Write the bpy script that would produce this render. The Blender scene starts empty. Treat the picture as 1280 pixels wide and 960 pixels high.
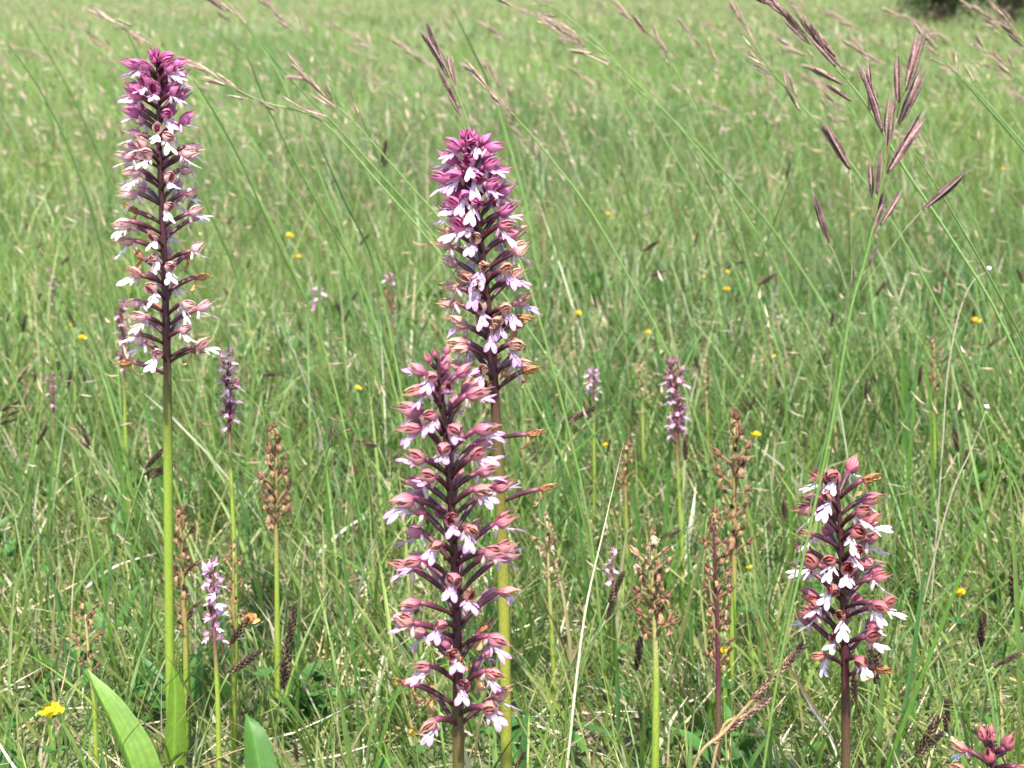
import bpy, math, random
import numpy as np
from mathutils import Vector, Matrix

# ------------------------------------------------------------------ camera, sky, sun, exposure
SC = bpy.context.scene
COL = SC.collection
F = 1758.0                      # focal length in photo pixels (1280 wide)
CAM_H = 0.53
HORIZON = -10.0
PITCH = math.atan((480 - HORIZON) / F)
cd = bpy.data.cameras.new('camera'); cam = bpy.data.objects.new('camera', cd); COL.objects.link(cam)
cam.location = (0, 0, CAM_H); cam.rotation_euler = (math.pi / 2 - PITCH, 0, 0)
cd.sensor_width = 36; cd.lens = 36 * F / 1280; cd.clip_start = 0.02; cd.clip_end = 2000
cd.dof.use_dof = True; cd.dof.focus_distance = 0.80; cd.dof.aperture_fstop = 16
SC.camera = cam
SUN_EL, SUN_AZ = 58.0, 180.0      # azimuth from +Y clockwise: high behind the camera
w = bpy.data.worlds.new('World'); SC.world = w; w.use_nodes = True
nt = w.node_tree; bg = nt.nodes['Background']
sky = nt.nodes.new('ShaderNodeTexSky'); sky.sky_type = 'NISHITA'; sky.sun_disc = False
sky.sun_elevation = math.radians(SUN_EL); sky.sun_rotation = math.radians(SUN_AZ)
nt.links.new(sky.outputs[0], bg.inputs[0]); bg.inputs[1].default_value = 0.15
sl = bpy.data.lights.new('sun', 'SUN'); sl.energy = 3.6; sl.angle = math.radians(1.5); sl.color = (1, .96, .89)
so = bpy.data.objects.new('sun', sl); COL.objects.link(so)
a = math.radians(SUN_AZ); e = math.radians(SUN_EL)
sdir = Vector((math.sin(a) * math.cos(e), math.cos(a) * math.cos(e), math.sin(e)))
so.rotation_euler = sdir.to_track_quat('Z', 'Y').to_euler(); so.location = (0, -2, 5)
SC.view_settings.view_transform = 'Standard'; SC.view_settings.look = 'None'
SC.view_settings.gamma = 1; SC.view_settings.use_curve_mapping = False
SC.view_settings.exposure = 1.88

rnd = random.Random(7)
R = np.random.default_rng(11)
PI = math.pi

# ------------------------------------------------------------------ helpers
FW = Vector((0, math.cos(PITCH), -math.sin(PITCH))); UP = Vector((0, math.sin(PITCH), math.cos(PITCH)))

def at(u, v, d):
    """point seen at photo pixel (u, v), standing d metres ahead of the camera"""
    r = FW + Vector((1, 0, 0)) * ((u - 640) / F) - UP * ((v - 480) / F)
    return Vector((0, 0, CAM_H)) + r * (d / r.y)

def gz(x, y):
    return (0.012 * math.sin(3.1 * x + 1.3) * math.cos(2.3 * y + .4) + 0.008 * math.sin(7.3 * x - 2.1 * y)
            + 0.03 * math.sin(.7 * x + .5) * math.sin(.45 * y))

def gz_np(x, y):
    return (0.012 * np.sin(3.1 * x + 1.3) * np.cos(2.3 * y + .4) + 0.008 * np.sin(7.3 * x - 2.1 * y)
            + 0.03 * np.sin(.7 * x + .5) * np.sin(.45 * y))

def tag(o, label=None, cat=None, group=None, kind=None):
    if label: o['label'] = label
    if cat: o['category'] = cat
    if group: o['group'] = group
    if kind: o['kind'] = kind
    return o

def thing(name, loc, label, cat, group=None):
    o = bpy.data.objects.new(name, None); COL.objects.link(o); o.location = loc
    o.empty_display_size = .02
    return tag(o, label, cat, group)

def place(name, me, parent=None, loc=(0, 0, 0), mat=None):
    o = bpy.data.objects.new(name, me); COL.objects.link(o)
    if parent is not None: o.parent = parent
    if mat is not None: o.matrix_basis = mat
    else: o.location = loc
    return o

class MB:
    """collects coloured surfaces; mesh() makes one mesh of them"""
    def __init__(s): s.v = []; s.f = []; s.c = []
    def grid(s, rows, cols, closed=False):
        b = len(s.v); n = len(rows[0])
        for r, c in zip(rows, cols):
            s.v.extend(tuple(p) for p in r)
            if isinstance(c[0], (tuple, list)): s.c.extend(c)
            else: s.c.extend([c] * n)
        for i in range(len(rows) - 1):
            for j in range(n if closed else n - 1):
                k = (j + 1) % n
                s.f.append((b + i * n + j, b + i * n + k, b + (i + 1) * n + k, b + (i + 1) * n + j))
    def tube(s, pts, rad, cols, sides=6, cap=True):
        pts = [Vector(p) for p in pts]; rows = []
        t0 = (pts[1] - pts[0]).normalized()
        ref = Vector((0, 1, 0)) if abs(t0.y) < .8 else Vector((1, 0, 0))
        x = t0.cross(ref).normalized()
        for i, p in enumerate(pts):
            t = (pts[min(i + 1, len(pts) - 1)] - pts[max(i - 1, 0)]).normalized()
            x = (x - t * x.dot(t)).normalized(); y = t.cross(x)
            r = rad[i] if hasattr(rad, '__len__') else rad
            rows.append([p + (x * math.cos(2 * PI * k / sides) + y * math.sin(2 * PI * k / sides)) * r for k in range(sides)])
        if not isinstance(cols, list): cols = [cols] * len(pts)
        b = len(s.v); s.grid(rows, cols, True)
        if cap:
            s.f.append(tuple(b + (len(pts) - 1) * sides + k for k in range(sides)))
            s.f.append(tuple(b + k for k in reversed(range(sides))))
    def ribbon(s, pts, wid, side, cols, cup=0.0, across=3, ends=None):
        """strip along pts; side = direction of its width; cup lifts the edges"""
        pts = [Vector(p) for p in pts]; rows = []; side = Vector(side)
        for i, p in enumerate(pts):
            t = (pts[min(i + 1, len(pts) - 1)] - pts[max(i - 1, 0)]).normalized()
            sd = (side - t * side.dot(t)).normalized(); n = t.cross(sd)
            row = []
            for k in range(across):
                q = 2 * k / (across - 1) - 1
                row.append(p + sd * (q * wid[i] / 2) + n * (cup * wid[i] * (q * q - .4)))
            rows.append(row)
        s.grid(rows, cols if isinstance(cols, list) else [cols] * len(pts))
    def mesh(s, name, mat, smooth=True):
        me = bpy.data.meshes.new(name); me.from_pydata(s.v, [], s.f)
        at_ = me.color_attributes.new('Col', 'FLOAT_COLOR', 'POINT')
        at_.data.foreach_set('color', np.array([(*c[:3], 1.0) for c in s.c], dtype=np.float32).ravel())
        if smooth: me.polygons.foreach_set('use_smooth', [True] * len(me.polygons))
        me.materials.append(mat); me.update()
        return me

def mix(a, b, t):
    t = max(0, min(1, t)); return tuple(a[i] + (b[i] - a[i]) * t for i in range(3))
def jit(c, s=.12):
    k = 1 + rnd.uniform(-s, s); return tuple(max(0, x * k * (1 + rnd.uniform(-s, s) * .4)) for x in c)
def bez(a, b, c, n):
    return [a * (1 - t) ** 2 + b * (2 * t * (1 - t)) + c * t * t for t in [i / (n - 1) for i in range(n)]]
def spline(pts, per=6):
    pts = [Vector(p) for p in pts]
    P = [pts[0] * 2 - pts[1]] + pts + [pts[-1] * 2 - pts[-2]]; out = []
    for i in range(1, len(P) - 2):
        p0, p1, p2, p3 = P[i - 1:i + 3]
        for k in range(per):
            t = k / per
            out.append(.5 * ((2 * p1) + (p2 - p0) * t + (2 * p0 - 5 * p1 + 4 * p2 - p3) * t * t + (3 * p1 - p0 - 3 * p2 + p3) * t ** 3))
    return out + [pts[-1]]

# ------------------------------------------------------------------ materials
def leafmat(name, rough=.5, transl=.35, spec=.35, fine=400., amount=.25, tgain=(1.25, 1.3, .7), bump=0.0):
    """thin plant tissue: colour from the mesh, a little mottling, light passing through"""
    m = bpy.data.materials.new(name); m.use_nodes = True; n = m.node_tree; L = n.links
    p = n.nodes['Principled BSDF']; out = n.nodes['Material Output']
    ca = n.nodes.new('ShaderNodeVertexColor'); ca.layer_name = 'Col'
    tc = n.nodes.new('ShaderNodeTexCoord'); no = n.nodes.new('ShaderNodeTexNoise')
    no.inputs['Scale'].default_value = fine; no.inputs['Detail'].default_value = 2
    L.new(tc.outputs['Object'], no.inputs['Vector'])
    mr = n.nodes.new('ShaderNodeMapRange'); mr.inputs[1].default_value = .25; mr.inputs[2].default_value = .75
    mr.inputs[3].default_value = 1 - amount; mr.inputs[4].default_value = 1 + amount
    L.new(no.outputs[0], mr.inputs[0])
    mu = n.nodes.new('ShaderNodeVectorMath'); mu.operation = 'SCALE'
    L.new(ca.outputs[0], mu.inputs[0]); L.new(mr.outputs[0], mu.inputs['Scale'])
    L.new(mu.outputs[0], p.inputs['Base Color'])
    p.inputs['Roughness'].default_value = rough; p.inputs['Specular IOR Level'].default_value = spec
    if bump:
        bp = n.nodes.new('ShaderNodeBump'); bp.inputs['Strength'].default_value = bump; bp.inputs['Distance'].default_value = .001
        L.new(no.outputs[0], bp.inputs['Height']); L.new(bp.outputs[0], p.inputs['Normal'])
    if transl > 0:
        tr = n.nodes.new('ShaderNodeBsdfTranslucent'); ml = n.nodes.new('ShaderNodeVectorMath'); ml.operation = 'MULTIPLY'
        ml.inputs[1].default_value = tgain; L.new(mu.outputs[0], ml.inputs[0]); L.new(ml.outputs[0], tr.inputs[0])
        mx = n.nodes.new('ShaderNodeMixShader'); mx.inputs[0].default_value = transl
        L.new(p.outputs[0], mx.inputs[1]); L.new(tr.outputs[0], mx.inputs[2]); L.new(mx.outputs[0], out.inputs[0])
    return m

M_GRASS = leafmat('grass_blade', .42, .52, .45, 120., .18, (1.15, 1.2, .75))
M_PETAL = leafmat('petal', .55, .30, .25, 900., .12, (1.1, .95, 1.0))
M_LIP = leafmat('spotted_lip', .5, .34, .25, 900., .06, (1.1, .95, 1.0))
def spots(m):
    n = m.node_tree; L = n.links; sc = [x for x in n.nodes if x.type == 'VECT_MATH' and x.operation == 'SCALE'][0]
    tc = [x for x in n.nodes if x.type == 'TEX_COORD'][0]
    vo = n.nodes.new('ShaderNodeTexVoronoi'); vo.inputs['Scale'].default_value = 620; L.new(tc.outputs['Object'], vo.inputs['Vector'])
    mr = n.nodes.new('ShaderNodeMapRange'); mr.inputs[1].default_value = .2; mr.inputs[2].default_value = .34; mr.inputs[3].default_value = .75; mr.inputs[4].default_value = 0
    L.new(vo.outputs['Distance'], mr.inputs[0])
    mx = n.nodes.new('ShaderNodeMixRGB'); mx.inputs[2].default_value = (.42, .12, .34, 1); L.new(mr.outputs[0], mx.inputs[0]); L.new(sc.inputs[0].links[0].from_socket, mx.inputs[1]); L.new(mx.outputs[0], sc.inputs[0])
spots(M_LIP)
M_STEM = leafmat('stem', .45, 0, .35, 700., .22, bump=.15)
M_DRY = leafmat('dry_tissue', .75, .12, .15, 900., .35, (1, 1, 1), bump=.3)
M_LEAF = leafmat('broad_leaf', .5, .28, .3, 260., .14, bump=.1)
M_YEL = leafmat('yellow_petal', .5, .25, .25, 800., .08, (1, .9, .6))
M_STRAW = leafmat('straw', .6, .15, .25, 40., .10, (1, 1, 1))
M_BARK = leafmat('bark', .85, 0, .1, 14., .35, bump=.5)

# ------------------------------------------------------------------ ground
def make_ground():
    xs = np.unique(np.concatenate([np.linspace(-3, 3, 121), np.linspace(-30, 30, 61), np.linspace(-400, 400, 21)]))
    ys = np.unique(np.concatenate([np.linspace(-1, 5, 121), np.linspace(-30, 40, 71), np.linspace(-200, 800, 21)]))
    X, Y = np.meshgrid(xs, ys)
    fade = np.clip(1 - (np.hypot(X, Y) - 25) / 30, 0, 1)
    Z = gz_np(X, Y) * fade
    v = np.stack([X, Y, Z], -1).reshape(-1, 3); nx, ny = len(xs), len(ys)
    f = [(j * nx + i, j * nx + i + 1, (j + 1) * nx + i + 1, (j + 1) * nx + i) for j in range(ny - 1) for i in range(nx - 1)]
    me = bpy.data.meshes.new('ground'); me.from_pydata(v.tolist(), [], f)
    me.polygons.foreach_set('use_smooth', [True] * len(f))
    m = bpy.data.materials.new('turf_soil'); m.use_nodes = True; n = m.node_tree; L = n.links; p = n.nodes['Principled BSDF']
    tc = n.nodes.new('ShaderNodeTexCoord')
    def noise(sc, det=6):
        q = n.nodes.new('ShaderNodeTexNoise'); q.inputs['Scale'].default_value = sc; q.inputs['Detail'].default_value = det
        L.new(tc.outputs['Object'], q.inputs['Vector']); return q
    n1, n2, n3 = noise(60), noise(3.), noise(240)
    r1 = n.nodes.new('ShaderNodeValToRGB'); el = r1.color_ramp.elements
    el[0].position = .3; el[0].color = (.085, .09, .035, 1); el[1].position = .75; el[1].color = (.30, .26, .14, 1)
    x = r1.color_ramp.elements.new(.5); x.color = (.12, .16, .045, 1)
    L.new(n1.outputs[0], r1.inputs[0])
    r2 = n.nodes.new('ShaderNodeValToRGB'); r2.color_ramp.elements[0].color = (.075, .125, .03, 1); r2.color_ramp.elements[1].color = (.13, .15, .05, 1)
    L.new(n2.outputs[0], r2.inputs[0])
    mx = n.nodes.new('ShaderNodeMixRGB'); mx.inputs[0].default_value = .45
    L.new(r1.outputs[0], mx.inputs[1]); L.new(r2.outputs[0], mx.inputs[2]); L.new(mx.outputs[0], p.inputs['Base Color'])
    bp = n.nodes.new('ShaderNodeBump'); bp.inputs['Distance'].default_value = .01; L.new(n3.outputs[0], bp.inputs['Height']); L.new(bp.outputs[0], p.inputs['Normal'])
    p.inputs['Roughness'].default_value = .95
    me.materials.append(m)
    o = place('ground', me); tag(o, kind='structure')
make_ground()

# ------------------------------------------------------------------ grass (uncountable stuff)
G_COLS = np.array([(.124, .200, .038), (.099, .178, .034), (.077, .152, .042), (.166, .230, .054), (.192, .226, .072), (.108, .184, .054)])
DRY_COLS = np.array([(.40, .34, .20), (.30, .23, .12), (.46, .42, .30), (.20, .13, .07)])

def blade_mesh(name, pos, length, width, az, lean, bend, segs, cbase, ctip, across=2, mat=None, twist=None, profile=None):
    N = len(pos); S = segs + 1
    s = np.linspace(0, 1, S)
    th = lean[:, None] + bend[:, None] * s[None, :] ** 1.5
    st = (length / segs)[:, None]
    mid = (th[:, 1:] + th[:, :-1]) / 2
    hor = np.concatenate([np.zeros((N, 1)), np.cumsum(np.sin(mid) * st, 1)], 1)
    ver = np.concatenate([np.zeros((N, 1)), np.cumsum(np.cos(mid) * st, 1)], 1)
    ver = np.maximum(ver, .004)
    ca, sa = np.cos(az)[:, None], np.sin(az)[:, None]
    P = np.stack([pos[:, 0:1] + hor * ca, pos[:, 1:2] + hor * sa, pos[:, 2:3] + ver], -1)
    tw = (twist if twist is not None else np.zeros(N))[:, None] * s[None, :] + (R.uniform(-.5, .5, N))[:, None]
    per = np.stack([-sa + 0 * th, ca + 0 * th, 0 * th], -1)
    nor = np.stack([-np.cos(th) * ca, -np.cos(th) * sa, np.sin(th)], -1)
    W = per * np.cos(tw)[..., None] + nor * np.sin(tw)[..., None]
    NN = nor * np.cos(tw)[..., None] - per * np.sin(tw)[..., None]
    prof = profile(s) if profile else np.clip(np.minimum(.62 + 1.4 * s, 1.02) * (1 - s ** 2.6) ** .8, .03, 1)
    hw = (width[:, None] * prof[None, :] / 2)[..., None]
    if across == 2: V = np.stack([P - W * hw, P + W * hw], 2)
    else: V = np.stack([P - W * hw + NN * hw * .38, P, P + W * hw + NN * hw * .38], 2)
    V = V.reshape(-1, 3)
    A = across
    base = (np.arange(N) * S * A)[:, None, None] + (np.arange(segs) * A)[None, :, None] + np.arange(A - 1)[None, None, :]
    fc = np.stack([base, base + 1, base + 1 + A, base + A], -1).reshape(-1, 4)
    c = cbase[:, None, :] * (1 - s[None, :, None] ** 2.2) + ctip[:, None, :] * s[None, :, None] ** 2.2
    c = np.repeat(c.reshape(N * S, 3), A, 0)
    me = bpy.data.meshes.new(name)
    me.vertices.add(len(V)); me.vertices.foreach_set('co', V.astype(np.float32).ravel())
    me.loops.add(fc.size); me.loops.foreach_set('vertex_index', fc.astype(np.int32).ravel())
    me.polygons.add(len(fc)); me.polygons.foreach_set('loop_start', np.arange(0, fc.size, 4, dtype=np.int32))
    me.polygons.foreach_set('use_smooth', np.ones(len(fc), dtype=bool))
    me.update(calc_edges=True)
    ca_ = me.color_attributes.new('Col', 'FLOAT_COLOR', 'POINT')
    ca_.data.foreach_set('color', np.concatenate([c, np.ones((len(c), 1))], 1).astype(np.float32).ravel())
    me.materials.append(mat or M_GRASS)
    return me

def scatter(N, y0, y1, slope, margin, clump=.5, csize=.03):
    """points in the strip y0..y1 that is wide enough for the view and a step aside"""
    y = np.sqrt(R.uniform(0, 1, N) * (y1 ** 2 - y0 ** 2) + y0 ** 2)
    x = R.uniform(-1, 1, N) * (slope * y + margin)
    k = R.uniform(0, 1, N) < clump
    nc = max(8, N // 28); ci = R.integers(0, nc, N)
    x = np.where(k, x[ci] + R.normal(0, csize, N), x); y = np.where(k, y[ci] + R.normal(0, csize, N), y)
    y = np.maximum(y, y0)
    return np.stack([x, y, gz_np(x, y)], -1)

def grass(name, label, N, y0, y1, slope, margin, lens, wid, segs, across=2, dry=.08, lean=(.05, .55), bend=(.1, 1.3), clump=.5, wind=.35, bright=1.0, clear=False, csize=.03):
    pos = scatter(N, y0, y1, slope, margin, clump, csize)
    if clear:      # shorter growth close in front of the camera
        pass
    N = len(pos)
    q = R.uniform(0, 1, N)
    (pa, a0, a1), (pb, b0, b1), (c0, c1) = lens
    L = np.where(q < pa, R.uniform(a0, a1, N), np.where(q < pa + pb, R.uniform(b0, b1, N), R.uniform(c0, c1, N)))
    if clear: L = np.minimum(L, np.clip(.03 + (pos[:, 1] - .42) * .23, .03, 1))
    if clear:   # the broad leaves press the turf down around them
        for lx, ly, rr in ((-.225, .70, .07), (-.20, .78, .06), (-.15, .70, .04), (-.27, .72, .04), (.0, .6, .05), (.19, .62, .04)):
            L = np.where(np.hypot((pos[:, 0] - lx), (pos[:, 1] - ly) * .7) < rr, np.minimum(L, .035), L)
    az = R.uniform(0, 2 * PI, N)
    wk = R.uniform(0, 1, N) < wind
    az = np.where(wk, PI + R.normal(0, .7, N), az)
    ln = R.uniform(*lean, N); bd = R.uniform(*bend, N) * R.uniform(.3, 1, N)
    ci = R.integers(0, len(G_COLS), N); c = G_COLS[ci] * R.uniform(.75, 1.3, (N, 1)) * bright
    patch = np.sin(pos[:, 0] * 2.1 + 1.7 * np.sin(pos[:, 1] * 1.3)) * np.sin(pos[:, 1] * 1.9 + .6)
    c = c * (1 + .18 * patch[:, None]) * (1 + .12 * patch[:, None] * np.array([1., 0, -.5]))
    straw = np.sin(pos[:, 0] * 1.1 + .9 * pos[:, 1] + 2 * np.sin(pos[:, 0] * .35 + .8)) * np.cos(pos[:, 1] * .8 - .5 * pos[:, 0])
    dk = R.uniform(0, 1, N) < dry * (1 + 1.1 * straw)
    dc = DRY_COLS[R.integers(0, len(DRY_COLS), N)] * R.uniform(.7, 1.15, (N, 1))
    c = np.where(dk[:, None], dc, c)
    tipdry = R.uniform(0, 1, N) < .28
    tip = np.where(tipdry[:, None], c * .45 + .55 * np.array([.34, .27, .13]), c * 1.08)
    W = R.uniform(*wid, N) * np.where(L > .2, 1.1, 1)
    me = blade_mesh(name, pos, L, W, az, ln, bd, segs, c, tip, across, twist=R.normal(0, .9, N))
    o = place(name, me); tag(o, label, 'grass', kind='stuff')
    return o

grass('meadow_grass', 'dense green meadow grass around the foot of the orchids', 34000, .42, 1.75, .45, .45,
      ((.74, .025, .075), (.20, .06, .135), (.12, .24)), (.0012, .0034), 5, across=3, dry=.08, clear=True, clump=.45, csize=.018)
grass('meadow_grass', 'green meadow grass stretching behind the orchids', 95000, 1.6, 5.2, .45, .6,
      ((.66, .04, .095), (.26, .08, .16), (.14, .27)), (.0014, .0034), 3, dry=.11)
grass('meadow_grass', 'fine pale green grass of the middle meadow', 170000, 5, 14, .47, 1.0,
      ((.55, .06, .13), (.35, .10, .20), (.18, .32)), (.0022, .0048), 2, dry=.13, bright=1.12)
grass('meadow_grass', 'soft blurred grass at the far end of the meadow', 150000, 13.5, 45, .5, 2.0,
      ((.45, .1, .2), (.42, .16, .28), (.24, .36)), (.005, .011), 2, dry=.18, bright=1.12)

grass('meadow_grass', 'hazy farthest grass in front of the horizon', 40000, 44, 100, .5, 2.0,
      ((.45, .14, .24), (.42, .2, .32), (.26, .38)), (.02, .04), 2, dry=.12, bright=1.1)

def litter():
    N = 14000
    pos = scatter(N, .42, 2.2, .45, .4, .4, .05)
    me = blade_mesh('dry_litter', pos, R.uniform(.02, .12, N), R.uniform(.0008, .0024, N), R.uniform(0, 2 * PI, N), R.uniform(.9, 1.6, N), R.uniform(-.6, .5, N), 3,
                    DRY_COLS[R.integers(0, 4, N)] * R.uniform(.7, 1.35, (N, 1)), DRY_COLS[R.integers(0, 4, N)] * R.uniform(.8, 1.3, (N, 1)), 2, mat=M_DRY)
    tag(place('dry_litter', me), 'tangle of dead straw between the green blades', 'straw', kind='stuff')
    N = 5200
    pos = scatter(N, .45, 2.4, .45, .4, .6, .02)
    pos = pos[~((np.abs(pos[:, 0] + .2) < .07) & (pos[:, 1] < .9))]; N = len(pos)
    pos[:, 2] += R.uniform(0, .02, N)
    me = blade_mesh('ground_leaves', pos, R.uniform(.012, .05, N), R.uniform(.005, .014, N), R.uniform(0, 2 * PI, N), R.uniform(.2, 1.2, N), R.uniform(0, 1.0, N), 4,
                    np.array([(.045, .12, .022)]) * R.uniform(.7, 1.5, (N, 1)), np.array([(.05, .125, .025)]) * R.uniform(.8, 1.5, (N, 1)), 3, mat=M_LEAF,
                    profile=lambda s: np.clip(np.sin(PI * (.08 + .9 * s)) ** .8, .05, 1))
    tag(place('ground_leaves', me), 'low green herb leaves under the grass', 'leaves', kind='stuff')
litter()

def far_seed_heads():
    """haze of tiny brownish grass heads over the far meadow: too many and small to count"""
    N = 42000
    y = np.where(R.uniform(0, 1, N) < .25, R.uniform(1.0, 5, N), np.sqrt(R.uniform(0, 1, N) * (32 ** 2 - 3.0 ** 2) + 3.0 ** 2)); x = R.uniform(-1, 1, N) * (.47 * y + 1)
    pos = np.stack([x, y, gz_np(x, y) + R.uniform(.09, .2 + .22 * np.clip(y / 5, 0, 1), N)], -1)
    c = np.array([(.24, .15, .11), (.28, .20, .13), (.15, .085, .065), (.32, .23, .18)])[R.integers(0, 4, N)] * R.uniform(.7, 1.2, (N, 1))
    me = blade_mesh('seed_heads', pos, R.uniform(.02, .055, N) * np.clip(y / 5, .35, 1), R.uniform(.003, .006, N) * (np.clip(y / 4, .4, 1) + y / 25), PI + R.normal(0, .9, N), R.uniform(.2, 1.4, N), R.uniform(0, .6, N), 2, c, c, 2, mat=M_DRY,
                    profile=lambda s: np.array([.3, 1, .2]))
    tag(place('seed_heads', me), 'countless tiny brownish seed heads over the far meadow', 'seed heads', kind='stuff')
far_seed_heads()

# ------------------------------------------------------------------ orchid flowers
def sepal(mb, centre, half, r0, length, cb, cm, ct, vein, up=.35, rs=1.0, tipflare=0.0, na=7, nl=8, wob=0.0, tipr=.16):
    """one sepal of the helmet: a strip of the teardrop round the axis, angle centre (0 = top)"""
    rows, cols = [], []
    for i in range(nl):
        s = i / (nl - 1)
        r = r0 * rs * (.30 + .70 * math.sin(PI / 2 * min(1, s / .34))) if s < .34 else r0 * rs * (tipr + (1 - tipr) * math.cos(PI / 2 * (s - .34) / .66) ** 1.25)
        r += tipflare * max(0, s - .3) ** 2 * r0 * 2
        hw = half * (1 if s < .36 else max(.07, 1 - ((s - .36) / .64) ** .95))
        row, col = [], []
        for j in range(na):
            q = 2 * j / (na - 1) - 1
            an = centre + hw * q
            rr = r * (1 + wob * rnd.uniform(-1, 1)) * (1 + .05 * q * q)
            x = length * s * (1 - .05 * q * q); z = rr * math.cos(an); y = rr * math.sin(an)
            # axis bends upward at the tip
            z += up * length * (s ** 1.6) * .55
            row.append((x + wob * rnd.uniform(-1, 1) * r0 * .4, y, z))
            c = mix(cb, cm, s * 2.2) if s < .45 else mix(cm, ct, (s - .45) / .5)
            if j % 2: c = mix(c, vein, .85 * (1 - .3 * s))
            col.append(jit(c, .06))
        rows.append(row); cols.append(col)
    mb.grid(rows, cols)

def hood_mesh(pal, wither=0.0, name='flower_hood'):
    mb = MB(); L = rnd.uniform(.0118, .0146) * (1 - .15 * wither); r = rnd.uniform(.0031, .0038) * (1 - .42 * wither)
    wob = .07 + .42 * wither
    for cen, half in ((0, 1.02), (2.05, .95), (-2.05, .95)):
        sepal(mb, cen + rnd.uniform(-.1, .1), half * rnd.uniform(.9, 1.05), r, L * rnd.uniform(.92, 1.06), pal['base'], pal['mid'], pal['tip'], pal['vein'],
              up=.42 if cen == 0 else .36, tipflare=rnd.uniform(-.1, .55) if cen else rnd.uniform(-.1, .35), wob=wob, na=9, nl=9)
    for sg in (1, -1):
        sepal(mb, sg * .95, .75, r * .78, L * .84, pal['inner'], pal['inner'], mix(pal['inner'], pal['tip'], .5), pal['vein'], up=.38, na=5, nl=6, wob=wob)
    # column inside
    mb.tube([(.0005, 0, .0), (.003, 0, .0012), (.0048, 0, .0022)], [.0011, .0012, .0006], pal['inner'], 6)
    return mb.mesh(name, M_PETAL if wither < .5 else M_DRY)

def lip_mesh(pal, wither=0.0, name='lip'):
    mb = MB(); W, T = pal['lip'], pal['liptip']
    k = rnd.uniform(1.0, 1.35) * (1 - .25 * wither); curl = rnd.uniform(-.15, .25) + 1.3 * wither
    dn = rnd.uniform(*pal.get('dn', (.65, 1.05))) if wither < .5 else 1.3
    def path(p, ang, n, ln, cv, lat=0.0):
        out = [Vector(p)]; a_ = ang
        for i in range(n):
            st = ln / n; p = out[-1] + Vector((math.cos(a_) * math.cos(lat), math.sin(lat), -math.sin(a_) * math.cos(lat))) * st
            a_ += cv / n; out.append(p)
        return out
    tk = pal.get('tipk', 1.0); c = lambda t: jit(mix(W, T, t ** (1 / tk)), .04)
    stem = path((.0008, 0, -.0012), dn, 4, .0068 * k, -.25 + curl)
    mb.ribbon(stem, [.0022, .0026, .0030, .0028, .0036], (0, 1, 0), [c(.12), c(0), c(0), c(.04), c(.1)], cup=-.22, across=5)
    av = (stem[-1] - stem[-2]).normalized(); an = math.atan2(-av.z, av.x)
    for sg in (1, -1):
        arm = path(stem[1], dn + rnd.uniform(-.2, .1), 5, .0068 * k, rnd.uniform(-.3, .5) + curl, sg * rnd.uniform(.3, .75))
        mb.ribbon(arm, [.0013, .0015, .0015, .0016, .0014, .0005], (0, 1, 0), [c(.05), c(.1), c(.3), c(.55), c(.8), c(1)], cup=.2, across=3)
        lobe = path(stem[-1] + Vector((0, sg * .0008, 0)), an + rnd.uniform(-.1, .2), 5, .0056 * k, rnd.uniform(-.5, .3) + curl, sg * rnd.uniform(.15, .45))
        mb.ribbon(lobe, [.0020, .0026, .0032, .0033, .0027, .0009], (0, 1, 0), [c(.05), c(.1), c(.2), c(.45), c(.75), c(1)], cup=.14, across=5)
    return mb.mesh(name, M_LIP if wither < .5 else M_DRY)

def spur_mesh(pal):
    mb = MB(); c0, c1 = pal['spur'], mix(pal['spur'], pal['tip'], .3)
    mb.tube([(.0012, 0, -.0008), (.0004, 0, -.003), (-.0006, 0, -.0052), (-.0008, 0, -.0072)], [.0012, .0011, .0012, .0007], [c0, c0, c1, c1], 7)
    return mb.mesh('spur', M_PETAL)

def bud_mesh(pal, op=0.0):
    mb = MB(); L = .0095
    for cen in (0, 2.09, -2.09):
        sepal(mb, cen, 1.12, .0027, L, pal['base'], mix(pal['base'], pal['mid'], .35), pal['tip'], pal['vein'], up=.18, wob=.03, na=5, nl=7, tipr=.1)
    return mb.mesh('bud', M_PETAL)

def small_flower_mesh(pal, wither):
    """hood, lip and stalk in one: flowers of the small plants, a few pixels across"""
    a_, b_ = hood_mesh(pal, wither), lip_mesh(pal, wither)
    mb = MB()
    for me in (a_, b_):
        k = len(mb.v); mb.v += [tuple(v.co) for v in me.vertices]
        mb.c += [tuple(d.color[:3]) for d in me.color_attributes['Col'].data]
        mb.f += [tuple(k + i for i in p.vertices) for p in me.polygons]
    bpy.data.meshes.remove(a_); bpy.data.meshes.remove(b_)
    wx = 1.75 if wither > .5 else 1.0
    mb.tube([(.0005, 0, 0), (-.004 * wx, 0, -.0012), (-.008 * wx, 0, -.005), (-.0105 * wx, 0, -.0115)], [.0013, .0015, .0013, .0010], [mix(pal['stalk'], pal['mid'], .3 * (1 - wither)), pal['stalk'], pal['stalk'], pal['stalk']], 6)
    return mb.mesh('small_flower', M_PETAL if wither < .5 else M_DRY)

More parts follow.
